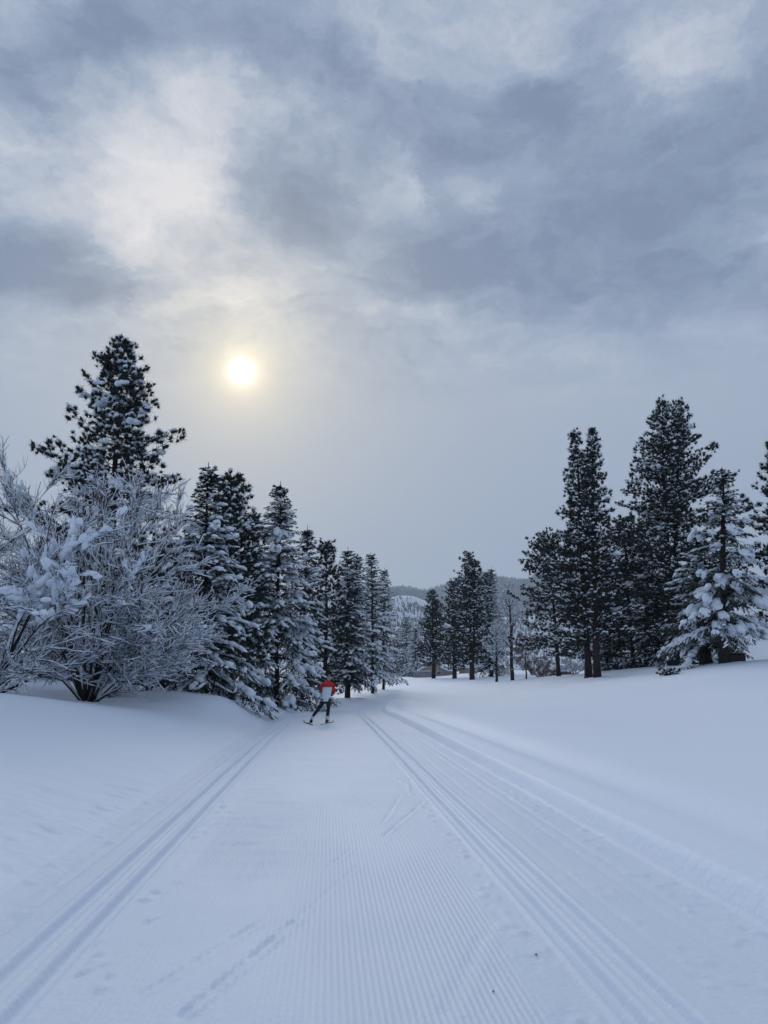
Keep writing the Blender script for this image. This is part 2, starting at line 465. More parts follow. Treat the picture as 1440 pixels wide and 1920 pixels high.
trail = sheet('ski_trail', tl, M['groomed'], None, None)
tag(trail, 'groomed ski trail with corduroy and two pairs of ski grooves', 'ski trail', kind='structure')
def join_sheets():
    out = []
    base = 0; Vs = []; Fs = []
    for ts in (t_left, t_right):
        X = xc(rows)[:, None] + ts[None]; Y = np.broadcast_to(rows[:, None], X.shape); Z = height(X, Y)
        V = np.stack([X, Y, Z], -1).reshape(-1, 3); n, m = len(rows), len(ts)
        i = (np.arange(n - 1)[:, None] * m + np.arange(m - 1)[None]).ravel() + base
        Vs.append(V); Fs.append(np.stack([i, i + 1, i + m + 1, i + m], 1)); base += len(V)
    return new_mesh('snow_ground', np.concatenate(Vs), [np.concatenate(Fs)], [M['snow']], True)
ground = tag(link('snow_ground', join_sheets()), 'smooth untouched snow field on both sides of the trail', 'snow', kind='structure')

# ------------------------------------------------------------------ far hills
def hill(name, d0, prof, depth, mat, label, seed, amp, x0, x1):
    xs = np.linspace(x0, x1, 110); vs = np.linspace(0, 2, 60)
    px = [p[0] for p in prof]; hz = [(1275 - p[1]) / FPX * math.cos(PITCH) * d0 * 1.02 for p in prof]
    px_x = [ray(p, 1200)[0] * d0 for p in px]
    X, Vv = np.meshgrid(xs, vs)
    crest = np.interp(X, px_x, hz)
    shape = np.where(Vv <= 1, Vv ** 1.15, np.maximum(0, 2 - Vv) ** 1.1)
    Y = d0 + (Vv - 1) * depth
    nz = fbm2(X / 130 + seed, Y / 130, 4)
    Z = crest * shape + amp * nz * (0.25 + 0.75 * np.sin(np.clip(Vv, 0, 2) * np.pi / 2)) - 6
    Z = Z - 0.10 * crest * (1 - shape) * np.abs(np.sin(X / 95 + seed + nz * 2))
    V = np.stack([X, Y, Z], -1).reshape(-1, 3); n, m = X.shape
    i = (np.arange(n - 1)[:, None] * m + np.arange(m - 1)[None]).ravel()
    o = link(name, new_mesh(name, V, [np.stack([i, i + 1, i + m + 1, i + m], 1)], [mat], True))
    tag(o, label, 'hill', kind='structure')
    return X, Y, Z
M['hill'] = varied('hillside snow', (0.72, 0.78, 0.86), (0.82, 0.87, 0.94), 0.012, 0.8)
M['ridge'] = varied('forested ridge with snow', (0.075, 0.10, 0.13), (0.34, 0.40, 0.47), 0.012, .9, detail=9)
hx1 = hill('hill', 1500, [(300, 1120), (600, 1112), (735, 1112), (775, 1117), (830, 1140), (875, 1165), (960, 1150), (1100, 1130), (1300, 1140)], 520, M['hill'], 'nearer snowy hillside with scattered trees seen through the gap', 2.0, 26, -700, 800)
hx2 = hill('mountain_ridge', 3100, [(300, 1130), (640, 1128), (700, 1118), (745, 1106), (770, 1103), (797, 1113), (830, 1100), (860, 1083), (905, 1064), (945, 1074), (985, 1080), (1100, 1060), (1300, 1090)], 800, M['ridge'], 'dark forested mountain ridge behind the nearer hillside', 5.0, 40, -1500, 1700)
def hill_forest(name, grid, n, seed, hgt, thresh, label, vis):
    rng = np.random.default_rng(seed); X, Y, Z = grid
    i = rng.integers(0, X.shape[0] // 2 + 2, n * 4); j = rng.integers(0, X.shape[1] - 1, n * 4)
    fi = rng.random(n * 4); fj = rng.random(n * 4)
    lerp = lambda A: A[i, j] * (1 - fi) * (1 - fj) + A[i + 1, j] * fi * (1 - fj) + A[i, j + 1] * (1 - fi) * fj + A[i + 1, j + 1] * fi * fj
    x, y, z = lerp(X), lerp(Y), lerp(Z)
    px = x / y * FPX * 1.0 + 720
    dens = fbm2(x / 60 + seed, y / 42 + z / 25, 3)
    k = np.where((dens + rng.normal(0, .12, len(x)) > thresh) & (px > vis[0]) & (px < vis[1]))[0][:n]
    x, y, z = x[k], y[k], z[k]; N = len(k)
    h = hgt * rng.uniform(.6, 1.25, N); r = h * rng.uniform(.2, .3, N)
    th = rng.random(N)[:, None] * 6 + np.arange(4) * 2 * np.pi / 4
    ring = np.stack([x[:, None] + r[:, None] * np.cos(th), y[:, None] + r[:, None] * np.sin(th), np.broadcast_to((z - 1)[:, None], th.shape)], -1)
    V = np.concatenate([ring, np.stack([x, y, z + h], -1)[:, None]], 1).reshape(-1, 3)
    q = np.array([[a, (a + 1) % 4, 4] for a in range(4)])
    F = (q[None] + (np.arange(N) * 5)[:, None, None]).reshape(-1, 3)
    o = link(name, new_mesh(name, V, [F], [M['far_tree']]))
    tag(o, label, 'forest', kind='stuff')
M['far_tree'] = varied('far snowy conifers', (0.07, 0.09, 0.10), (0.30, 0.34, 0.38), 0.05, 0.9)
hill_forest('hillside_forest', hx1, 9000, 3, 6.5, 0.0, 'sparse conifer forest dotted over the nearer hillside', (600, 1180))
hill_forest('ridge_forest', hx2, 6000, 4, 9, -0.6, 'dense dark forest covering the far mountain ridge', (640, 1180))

# ------------------------------------------------------------------ conifers
def curve_branch(start, az, L, a0, a1, n, rng, wob=0.12):
    u = np.linspace(0, 1, n)
    el = a0 + (a1 - a0) * u
    azs = az + np.cumsum(rng.normal(0, wob / n ** .5, n))
    step = L / (n - 1)
    d = np.stack([np.cos(el) * np.cos(azs), np.cos(el) * np.sin(azs), np.sin(el)], 1) * step
    p = start + np.concatenate([np.zeros((1, 3)), np.cumsum(d[:-1], 0)])
    return p
def trunk_line(H, rng, lean=0.0, laz=0.0, n=14, wob=0.012):
    z = np.linspace(0, 1, n)
    dx = np.cumsum(rng.normal(0, wob, n)) * H / n * 2; dy = np.cumsum(rng.normal(0, wob, n)) * H / n * 2
    dx -= dx[0]; dy -= dy[0]
    return np.stack([dx + lean * H * z ** 1.2 * math.cos(laz), dy + lean * H * z ** 1.2 * math.sin(laz), z * H], 1)
def sample_line(P, u):
    s = np.linspace(0, 1, len(P))
    return np.stack([np.interp(u, s, P[:, k]) for k in range(3)], -1)

def conifer(label, base, H, R, cb=0.06, style='fir', seed=0, snow=0.55, detail=1.0, lean=0.0, laz=0.0, pillows=0, big=0.3,
            group=None, leaders=None, tops=0.8, trunk_r=None, gap=0.0, droop=0.0, fine=False, name=None, spread=None, coat=1.0):
    rng = np.random.default_rng(seed)
    LUMP = OCTA if detail < .76 else ICO1
    root = link(name or ('fir_tree' if style == 'fir' else 'pine_tree'), None, loc=tuple(base - np.array([0, 0, 0.12])))
    root.empty_display_size = 0.3
    tag(root, label, 'tree', group)
    wood, leaf, sn = Geo(), Geo(), Geo()
    ld = leaders or [(0.0, 0.0, 1.0)]
    for li, (ox, oy, hk) in enumerate(ld):
        h = H * hk
        T = trunk_line(h, rng, lean, laz)
        T[:, 0] += ox * (0.25 + 0.75 * np.linspace(0, 1, len(T))); T[:, 1] += oy * (0.25 + 0.75 * np.linspace(0, 1, len(T)))
        r0 = trunk_r or ((0.0065 * H + 0.04) if style == 'fir' else (0.010 * H + 0.06))
        rad = r0 * (1 - np.linspace(0, 1, len(T))) ** 0.8 + 0.015
        rad[0] *= 1.25
        polytube(wood, T, rad, 9)
        Rl = R * (0.85 if len(ld) > 1 else 1.0)
        bb, bd, blen, bs, bl_l = [], [], [], [], []      # sprays: base, direction, length, snow flag, fraction along the branch
        z = cb * h
        px0, px1, pr0, pr1, tw_a, tw_b = [], [], [], [], [], []
        side_r = rng.uniform(.68, 1.2, 8) if style == 'pine' else rng.uniform(.84, 1.12, 8)                 # uneven crown, one value per octant
        while z < h * (0.985 if style == 'pine' else 0.965):
            f = (z / h - cb) / (1 - cb)
            sp = (0.24 + 0.24 * (1 - f)) * (1.0 if style == 'fir' else 1.05) / max(0.9, min(1.15, detail)) * (H / 14) ** .5
            nb = rng.integers(8, 11) if style == 'fir' else rng.integers(5, 7)
            az0 = rng.random() * 6.28
            lev_gap = rng.random() < gap
            for b in range(nb):
                az = az0 + b * 6.283 / (nb - 2 if style == 'fir' else nb) + rng.normal(0, .25) + (.4 if b >= nb - 2 and style == 'fir' else 0)
                if style == 'fir':
                    prof = (1 - f) ** tops * 1.1
                    L = Rl * prof * (rng.uniform(.74, 1.06) if b < nb - 2 else rng.uniform(.25, .5)) + .08
                    a0 = math.radians(-8 + 58 * f ** 1.4 + rng.normal(0, 7)); a1 = math.radians(-34 - droop * (1 - f) + 40 * f ** 1.5 + rng.normal(0, 9))
                else:
                    prof = min(1.0, (1 - f) ** tops * 1.12) * (0.72 + 0.28 * min(1, f / .22))
                    L = Rl * prof * rng.uniform(.42, 1.22) + .22
                    a0 = math.radians(-4 + 45 * f ** 1.3 + rng.normal(0, 12)); a1 = math.radians(10 + 25 * f + rng.normal(0, 14))
                L *= side_r[int((az % 6.283) / 6.284 * 8)]
                if lev_gap and rng.random() < .7: continue
                start = sample_line(T, np.array([min(z + rng.normal(0, .08), h * .99) / h]))[0]
                n = 5
                P = curve_branch(start, az, L, a0, a1, n, rng)
                br = 0.008 * L + 0.010
                px0.append(P[:-1]); px1.append(P[1:]); pr0.append(br * (1 - np.linspace(0, .8, n - 1))); pr1.append(br * (1 - np.linspace(.15, .95, n - 1)))
                sflag = rng.uniform(.55, .95) if rng.random() < snow * .8 else rng.uniform(.04, .22)
                if style == 'fir':
                    ds = 0.15 / detail
                    k = max(3, int(L * .86 / ds))
                    u = np.linspace(.10, 1, k) + rng.normal(0, .02, k); u = np.clip(u, .05, 1)
                    B = sample_line(P, u)
                    tan = unit(sample_line(P, np.clip(u + .05, 0, 1)) - sample_line(P, np.clip(u - .05, 0, 1)) + 1e-6)
                    sd_ = np.where(np.arange(k) % 2 == 0, 1.0, -1.0)
                    sd_[-1] = 0.05
                    lat = unit(np.cross(tan, UP))
                    an = rng.uniform(.6, 1.15, k)
                    D = unit(tan * np.cos(an * np.abs(sd_))[:, None] + lat * (np.sin(an) * sd_)[:, None] + np.array([0, 0, -1]) * rng.uniform(.20, .85, k)[:, None] * (1 - .6 * f))
                    ln = np.minimum(.42 * L * (1 - u) ** .6 + .16, .95) * rng.uniform(.7, 1.2, k)
                else:
                    ds = 0.215 / detail
                    k = max(3, int(L * 1.7 / ds))
                    u = np.clip(1 - rng.random(k) ** 1.25 * .82, .08, 1); u[0] = 1
                    B0 = sample_line(P, u)
                    tan = unit(sample_line(P, np.clip(u + .05, 0, 1)) - sample_line(P, np.clip(u - .05, 0, 1)) + 1e-6)
                    lat = unit(np.cross(tan, UP))
                    q = rng.normal(0, 1, k); q[0] = 0
                    off_ = lat * (q * (.34 * L * (1 - u) ** .5 * .55 + .10))[:, None] + UP * rng.normal(.02, .10, k)[:, None] + tan * (np.abs(q) * .12)[:, None]
                    B = B0 + off_
                    tw_a.append(B0); tw_b.append(B)
                    D = unit(tan * .7 + lat * (q * .35)[:, None] + UP * rng.uniform(.1, .9, k)[:, None])
                    ln = rng.uniform(.20, .32, k) * (1.0 / detail) ** .55
                bb.append(B); bd.append(D); blen.append(ln); bs.append(np.full(k, sflag)); bl_l.append(u)
                # snow lying along the limb
                if sflag > .5 and L > .8 and style == 'fir':
                    m = max(2, int(L / .26)); uu = np.linspace(.30, .98, m) + rng.normal(0, .03, m)
                    C = sample_line(P, np.clip(uu, 0, 1)); Tn = unit(sample_line(P, np.clip(uu + .08, 0, 1)) - sample_line(P, np.clip(uu - .08, 0, 1)) + 1e-6)
                    w = rng.uniform(.06, .17, m) * (.6 + .7 * sflag) * min(1.25, .6 + .22 * L)
                    C = C + unit(np.cross(Tn, UP)) * (rng.normal(0, .10, m) * min(1, L / 2))[:, None]
                    blobs(sn, C + UP * (w * .45)[:, None], Tn * rng.uniform(.17, .26, m)[:, None], w, w * .6, rng, LUMP)
            z += sp * rng.uniform(.7, 1.3)
        if not bb: continue
        bb = np.concatenate(bb); bd = np.concatenate(bd); blen = np.concatenate(blen); bs = np.concatenate(bs); bl_l = np.concatenate(bl_l)
        tubes(wood, np.concatenate(px0), np.concatenate(px1), np.concatenate(pr0), np.concatenate(pr1), 3)
        N = len(bb)
        if tw_a:
            ta = np.concatenate(tw_a); tb = np.concatenate(tw_b)
            blades(wood, ta, tb, .03, unit(np.cross(tb - ta + 1e-6, np.array([.3, .5, .8]))))
        if style == 'fir':
            lat = unit(np.cross(bd, UP))
            kk = 6 if detail >= .8 else 4
            v = (np.arange(kk) + .5) / kk
            base_p = bb[:, None] + bd[:, None] * (blen[:, None] * v)[..., None]
            for sgn in (-1, 1):
                nd_ = unit(bd[:, None] * .75 + sgn * lat[:, None] * .75 + rng.normal(0, .22, (N, kk, 3)) + np.array([0, 0, -.42]))
                nl = (.19 * (1 - .45 * v)[None] * rng.uniform(.75, 1.25, (N, kk))) * (1 / detail) ** .4
                blades(leaf, base_p, base_p + nd_ * nl[..., None], (.085 / detail ** .7 * rng.uniform(.8, 1.2, (N, kk))).ravel(), np.broadcast_to(bd[:, None], base_p.shape))
            tip = bb + bd * blen[:, None]
            blades(leaf, tip - bd * .05, tip + bd * .12, .05, lat)
            k = rng.random(N) < bs * (0.15 + .65 * bl_l)
            C = bb + bd * (blen * rng.uniform(.35, .7, N))[:, None] + UP * .035
            blobs(sn, C[k], bd[k] * (blen[k] * rng.uniform(.35, .62, k.sum()))[:, None], rng.uniform(.045, .115, k.sum()) / detail ** .3 * coat, rng.uniform(.03, .07, k.sum()) / detail ** .3 * coat, rng, LUMP)
        else:
            kk = 25 if fine else 17 if detail >= .8 else 10
            blobs(leaf, bb + bd * (blen * .25)[:, None], bd * (blen * .48)[:, None], blen * .34, blen * .30, rng, OCTA, .15)
            nd_ = unit(bd[:, None] * .62 + rng.normal(0, .62, (N, kk, 3)))
            nl = blen[:, None] * rng.uniform(.7, 1.3, (N, kk))
            base_p = np.broadcast_to(bb[:, None], nd_.shape)
            sidev = unit(np.cross(nd_, rng.normal(0, 1, (N, kk, 3))))
            blades(leaf, base_p, base_p + nd_ * nl[..., None], (blen[:, None] * (.10 if fine else .17) * rng.uniform(.7, 1.2, (N, kk))).ravel(), sidev)
            k = rng.random(N) < bs * .85
            n_ = k.sum()
            ax = unit(bd[k] * np.array([1, 1, .4]) + 1e-6)
            blobs(sn, bb[k] + bd[k] * (blen[k] * .3)[:, None] + UP * (blen[k] * .30)[:, None], ax * (blen[k] * rng.uniform(.4, .75, n_))[:, None], blen[k] * rng.uniform(.28, .50, n_) * coat, blen[k] * rng.uniform(.16, .30, n_) * coat, rng, LUMP)
        # heavy pillows where snow has bridged several boughs
        if pillows:
            rr = np.hypot(bb[:, 0], bb[:, 1]); front = bb[:, 1] < 0.3 * R
            cand = np.where((bl_l > .40) & (bl_l < .88) & front & (bb[:, 2] < h * (.78 if style == 'fir' else .93)))[0]
            pick = rng.choice(cand, min(len(cand), int(pillows / len(ld)) + 1), replace=False)
            for c in pick:
                s = big * rng.uniform(.5, 1.2)
                ctr = bb[c] + UP * s * .18
                m = rng.integers(4, 8)
                outd = unit(np.array([bb[c][0], bb[c][1], 0]) + 1e-6)
                for q in range(m):
                    cc = ctr + outd * s * rng.uniform(-.5, .7) + np.cross(outd, UP) * s * rng.uniform(-.6, .6) - UP * s * rng.uniform(0, .7) * (style == 'fir')
                    axx = unit(outd * .6 + np.array([0, 0, -rng.uniform(.2, 1.4) if style == 'fir' else -rng.uniform(0, .4)]))
                    blobs(sn, cc[None], (axx * s * rng.uniform(.40, .85))[None], s * rng.uniform(.26, .48), s * rng.uniform(.22, .38), rng, ICO2, .09)
    tr = wood.build('trunk', M['bark'], root, True)
    cr2 = leaf.build('crown', M['fir' if style == 'fir' else 'pine'], root)
    cr2['kind'] = 'stuff'
    if sn.V: sn.build('snow_cover', M['tree_snow'], cr2, True)['kind'] = 'stuff'
    return root

def C(label, px, top, d, half, style='fir', tip=None, **kw):
    """a conifer standing d metres ahead under photo column px, its tip at photo row top, half crown width in photo pixels"""
    b = at_px(px, d)
    tipz = EYE + ray(px, top)[2] * d
    if tip is not None: kw['lean'] = (ray(tip, top)[0] * d - b[0]) / (tipz - b[2]); kw['laz'] = 0.0     # leans a little
    return conifer(label, b, tipz - b[2] + .12, half / FPX * d * (1.12 if style == 'fir' else 1.3), style=style, **kw)

# left of the trail
C('broad old pine with big snow pillows towering over the left bushes', 190, 632, 36, 172, 'pine', tip=230, seed=21, cb=.20, snow=.55, detail=1.0, pillows=64, big=.48, fine=True, tops=.92, gap=.08)
C('slender fir with a thin spiky tip right of the old pine', 386, 868, 31, 108, tip=390, seed=22, cb=.03, snow=.7, detail=1.0, pillows=16, big=.34, tops=.95)
C('dark round-topped pine just right of the thin spiky fir', 436, 897, 38, 62, 'pine', tip=432, seed=23, cb=.10, snow=.75, detail=.95, pillows=4, big=.3, tops=.55)
C('small pointed conifer squeezed between round-topped pine and big fir', 466, 950, 43, 60, seed=24, cb=.05, snow=.65, detail=.9)
C('largest snow-laden fir beside the trail left of the skier', 520, 903, 44, 106, tip=524, seed=25, cb=.03, snow=.62, detail=1.0, pillows=46, big=.46, tops=.85, gap=.05, droop=14)
C('narrow conifer half hidden behind the largest trailside fir', 568, 985, 53, 60, seed=26, cb=.07, snow=.6, detail=.8)
C('narrow dark pine behind the skier, left of the twin-tipped tree', 609, 1018, 60, 40, 'pine', seed=27, cb=.08, snow=.5, detail=.75, tops=.6)
C('conifer with two close tips in the row behind the skier', 650, 1024, 66, 54, seed=28, cb=.14, snow=.55, detail=.85, leaders=[(0, 0, 1.0), (.65, .5, .96)], tops=.7)
C('conifer with a leaning spiky tip near the end of the left row', 699, 1034, 76, 46, seed=29, cb=.14, snow=.55, detail=.8, tops=.75, lean=-.01, trunk_r=.14)
C('last and shortest conifer at the end of the left row', 719, 1064, 88, 34, seed=30, cb=.12, snow=.6, detail=.75, tops=.7, trunk_r=.13)
C('dark conifer showing through the twigs of the sprawling leafless tree', 110, 985, 34, 120, seed=47, cb=.02, snow=.45, detail=.8, tops=.6)
C('low dark fir behind the right half of the sprawling leafless tree', 305, 1010, 37, 105, seed=48, cb=.02, snow=.5, detail=.8, tops=.6)
# far middle
C('faint far conifer at the left end of the distant clump', 744, 1182, 205, 28, seed=31, cb=.04, snow=.6, detail=.5, trunk_r=.15)
C('tallest dark tree of the distant clump left of the house', 763, 1154, 195, 36, seed=32, cb=.04, snow=.4, detail=.5, tops=.7, trunk_r=.16)
C('snowy pale conifer between the distant clump and the house', 780, 1176, 185, 33, seed=33, cb=.03, snow=.95, detail=.5, coat=1.3, trunk_r=.14)
C('lone dark pine standing in front of the gabled house', 812, 1110, 150, 31, 'pine', seed=34, cb=.18, snow=.25, detail=.5, leaders=[(0, 0, 1), (.9, .4, .9)], tops=.6)
C('left shoulder pine leaning against the tall middle pine', 851, 1092, 138, 32, 'pine', seed=35, cb=.14, snow=.4, detail=.5, leaders=[(0, 0, 1), (1.0, .4, .8)], tops=.55)
C('tallest pine in the middle distance with twin trunks', 884, 1037, 120, 44, 'pine', seed=36, cb=.15, snow=.4, detail=.45, leaders=[(0, 0, 1), (.75, -.3, .93)], tops=.6)
C('snow-laden fir with two pointed tips right of the tall middle pine', 922, 1061, 130, 40, seed=37, cb=.08, snow=.7, detail=.4, leaders=[(.5, 0, 1), (-.7, .3, .96)], coat=1.2, tops=.7)
# right of the trail
C('round-crowned dark pine at the left end of the right group', 1048, 1010, 82, 64, 'pine', tip=1024, seed=38, cb=.17, snow=.5, detail=.75, tops=.42)
C('slimmer left tree of the pair of tall pines on the right', 1104, 812, 63, 70, 'pine', tip=1079, seed=39, cb=.13, snow=.6, detail=.9, tops=1.0)
C('right tree of the pair of tall pines, with a snow-capped tip', 1120, 803, 61, 74, 'pine', tip=1114, seed=40, cb=.14, snow=.6, detail=.9, tops=1.0, pillows=4, big=.4)
C('huge bushy pine with a forked top, tallest on the right', 1264, 745, 68, 138, 'pine', tip=1250, seed=41, cb=.10, snow=.8, detail=.66, leaders=[(-.3, 0, 1), (1.2, .3, .985)], tops=.92, pillows=26, big=.55)
C('dense dark pine foliage reaching down to the snow below the forked pine', 1190, 985, 74, 88, 'pine', seed=42, cb=.02, snow=.40, detail=.7, tops=.45)
C('low dark fir skirt between the pine pair and the forked pine', 1166, 1105, 79, 62, seed=49, cb=.01, snow=.35, detail=.7, tops=.6)
C('low dark fir right under the crown of the forked pine', 1240, 1085, 72, 66, seed=50, cb=.01, snow=.4, detail=.7, tops=.6)
C('low dark fir behind the two thick trunks on the right rise', 1300, 1110, 62, 62, seed=51, cb=.01, snow=.4, detail=.7, tops=.6)
C('small snowy conifer peeping out between the pine pair and the dense pine', 1141, 1170, 80, 26, seed=43, cb=.02, snow=.9, detail=.65)
C('snow-laden fir with hanging snow pillows on the right rise', 1361, 880, 45, 86, tip=1355, seed=44, cb=.20, snow=.26, detail=1.0, pillows=50, big=.50, tops=.72, trunk_r=.27, gap=.2, droop=14)
C('thick-trunked dark fir standing left of the pillowed fir', 1327, 1010, 48, 80, seed=45, cb=.16, snow=.45, detail=.95, trunk_r=.36, pillows=5, big=.4)
C('pine cut off by the right edge of the picture', 1508, 830, 54, 78, 'pine', seed=46, cb=.10, snow=.6, detail=.8, tops=.7, pillows=10, big=.4)

# ------------------------------------------------------------------ leafless trees
def broadleaf(label, base, H, spread, seed, stems=6, levels=4, twig_mat='twig', snow=1.0, fan=0.9, trunk_h=0.0, n1=7, n2=7, n3=6, stem_r=.11, pillows=0, big=.3,
              group=None, name='bare_tree', droop=0.0, el0=(35, 80), thick=1.0, az_bias=None, leaves=0):
    rng = np.random.default_rng(seed)
    root = link(name, None, loc=tuple(base - np.array([0, 0, .1]))); root.empty_display_size = .3
    tag(root, label, 'tree', group)
    wood, tw, sn = Geo(), Geo(), Geo()
    S = [[] for _ in range(6)]          # p0,p1,r0,r1 per segment, thick wood
    Tg = [[] for _ in range(4)]         # twigs
    tips = []
    def limb(p, az, el, L, r, n, lev, curve):
        P = [p]; a, e = az, el
        for i in range(n):
            a += rng.normal(0, .10); e += rng.normal(curve, .08)
            P.append(P[-1] + L / n * np.array([math.cos(e) * math.cos(a), math.cos(e) * math.sin(a), math.sin(e)]))
        P = np.array(P); rr = r * (1 - .75 * np.linspace(0, 1, n + 1))
        dst = S if lev < 3 else Tg
        for i in range(n):
            dst[0].append(P[i]); dst[1].append(P[i + 1]); dst[2].append(rr[i]); dst[3].append(rr[i + 1])
        return P, rr, a, e
    top0 = np.array([0, 0, trunk_h])
    if trunk_h > 0:
        T = trunk_line(H * .97, rng, wob=.02)
        polytube(wood, T, stem_r * 1.5 * (1 - np.linspace(0, 1, len(T))) ** .9 + .012, 8)
    stems_l = []
    for s in range(stems):
        az = 6.283 * s / stems + rng.normal(0, .35)
        if az_bias is not None and rng.random() < .45: az = az_bias + rng.normal(0, .5)
        if trunk_h > 0:
            f = rng.random() ** .8
            p = sample_line(T, np.array([(trunk_h + (H * .95 - trunk_h) * f) / (H * .97)]))[0]
            el = math.radians(rng.uniform(*el0)); L = min(spread * (1.15 - .75 * f), (H - p[2]) / max(.25, math.sin(el)) * 1.05) * rng.uniform(.75, 1.1)
            r = stem_r * .45 * (1.1 - .7 * f)
        else:
            p = np.array([math.cos(az) * .13, math.sin(az) * .13, 0]); el = math.radians(rng.uniform(*el0))
            L = 1.0 / math.sqrt((math.cos(el) / spread) ** 2 + (math.sin(el) / H) ** 2) * rng.uniform(.8, 1.0); r = stem_r * rng.uniform(.6, 1.1) * (.30 + .70 * math.sin(el) ** 2)
        P, rr, a, e = limb(p, az, el, L * .92, r, 7, 0, -.03 if trunk_h == 0 else .02)
        for b in range(n1):
            u = rng.uniform(.22, 1.0) if b else 1.0
            q = sample_line(P, np.array([u]))[0]
            az1 = az + rng.normal(0, fan); el1 = el * .75 + rng.normal(.05, .38)
            L1 = L * rng.uniform(.25, .5) * (1.15 - .6 * u)
            P1, r1, a_, e_ = limb(q, az1, el1, L1, max(.012, r * .45 * (1.2 - u)), 4, 1, -.04 - droop)
            for c in range(n2):
                u2 = rng.uniform(.15, 1.0)
                q2 = sample_line(P1, np.array([u2]))[0]
                L2 = (L1 * rng.uniform(.22, .48) + .12)
                P2, r2, a2_, e2_ = limb(q2, az1 + rng.normal(0, .75), el1 + rng.normal(.08, .42) - droop * 2, L2, .012 * thick, 3, 2, -.03 - droop)
                for d_ in range(n3):
                    u3 = rng.uniform(.1, 1.0); q3 = sample_line(P2, np.array([u3]))[0]
                    limb(q3, az1 + rng.normal(0, .95), el1 + rng.normal(.1, .55) - droop * 3, L2 * rng.uniform(.25, .55) + .06, .0065 * thick, 1, 3, -.02 - droop)
    S = [np.array(v) for v in S[:4]]; Tg = [np.array(v) for v in Tg]
    tubes(wood, S[0], S[1], S[2], S[3], 4)
    tubes(tw, Tg[0], Tg[1], Tg[2], Tg[3] * .7, 3)
    # snow lying on every limb and twig that is not too steep
    for (A, rmin, grow, prob, k) in ((S, .014, .75, .9 * snow, 4), (Tg, .011, .9, .46 * snow, 3)):
        d = unit(A[1] - A[0]); hor = np.sqrt(np.maximum(0, 1 - d[:, 2] ** 2))
        keep = rng.random(len(d)) < prob * (.25 + .75 * hor)
        rs = (A[2][keep] * grow + rmin * thick * rng.uniform(.6, 1.7, keep.sum())) * (.5 + .5 * hor[keep]) 
        up = UP * (A[2][keep] * .55 + rs * .62)[:, None]
        tubes(sn, A[0][keep] + up - d[keep] * .01, A[1][keep] + up + d[keep] * .01, rs, rs * rng.uniform(.6, 1.0, keep.sum()), k)
    if pillows:
        allp = S[1]; zc = allp[:, 2]
        cand = np.where((allp[:, 1] < .4 * spread) & (zc > .22 * H))[0]
        for c in rng.choice(cand, min(pillows, len(cand)), replace=False):
            s = big * rng.uniform(.35, 1.15); ctr = allp[c] + UP * s * .3
            along = unit((allp[c] - S[0][c]) * np.array([1, 1, .7]) + 1e-6)
            for q in range(rng.integers(2, 6)):
                cc = ctr - UP * s * .12 + along * rng.normal(0, .55) * s + rng.normal(0, .16, 3) * s
                blobs(sn, cc[None], (unit(along + rng.normal(0, .25, 3)) * s * rng.uniform(.5, 1.1))[None], s * rng.uniform(.22, .40), s * rng.uniform(.16, .30), rng, ICO2, .10)
    wood.build('trunk', M['bark'] if twig_mat == 'twig' else M['twig'], root, True)
    if leaves:
        q = Tg[1][rng.integers(0, len(Tg[1]), leaves)] + rng.normal(0, .06, (leaves, 3))
        dd = unit(rng.normal(0, 1, (leaves, 3)) + np.array([0, 0, -.7]))
        blades(tw, q, q + dd * .13, .09, unit(np.cross(dd, rng.normal(0, 1, (leaves, 3)))))
    cr3 = tw.build('crown', M[twig_mat], root)
    cr3['kind'] = 'stuff'
    sn.build('snow_cover', M['tree_snow'], cr3, True)['kind'] = 'stuff'
    return root

def B(label, px, top, d, half, **kw):
    b = at_px(px, d); tipz = EYE + ray(px, top)[2] * d
    return broadleaf(label, b, tipz - b[2], half / FPX * d, **kw)
B('sprawling leafless tree with fanned snow-covered stems on the left bank', 168, 835, 25, 262, seed=61, stems=25, n1=11, n2=8, n3=8, el0=(14, 82), fan=.6, stem_r=.085, pillows=150, big=.19, droop=.035)
B('leafless tree with thick snow pillows at the left edge of the picture', -20, 700, 21, 150, seed=62, stems=13, n1=9, n2=8, n3=7, el0=(25, 86), fan=.6, stem_r=.09, pillows=80, big=.32, droop=.03)
B('small bare tree coated in frosty snow in front of the snow-laden fir', 931, 1172, 100, 38, seed=63, stems=22, trunk_h=1.5, n1=4, n2=5, n3=4, el0=(25, 65), thick=2.2, stem_r=.11)
B('tall bare tree with upswept branches left of the rust-brown tree', 961, 1092, 98, 52, seed=64, stems=26, trunk_h=3.2, n1=4, n2=5, n3=4, el0=(45, 75), thick=1.9, stem_r=.17, snow=.8)
B('small cone-shaped tree with rust-brown leaves', 987, 1196, 95, 36, seed=65, stems=30, trunk_h=.9, n1=3, n2=4, n3=4, el0=(5, 45), thick=1.8, stem_r=.07, twig_mat='rust', snow=.35, leaves=5000, name='brown_tree')
B('low rust-brown bush right of the cone-shaped brown tree', 1012, 1226, 98, 30, seed=66, stems=14, n1=4, n2=4, n3=4, el0=(25, 80), thick=2.0, stem_r=.05, twig_mat='rust', snow=.5, leaves=3000, name='brown_bush')
B('snowy bare shrub below the round-crowned pine', 1078, 1205, 90, 42, seed=67, stems=12, n1=5, n2=5, n3=4, el0=(30, 82), thick=2.0, stem_r=.07, name='bare_shrub')
B('snowy bare shrub filling the gap behind the brown bush', 1000, 1190, 125, 60, seed=68, stems=12, n1=5, n2=5, n3=4, el0=(30, 84), thick=2.6, stem_r=.08, name='bare_shrub')

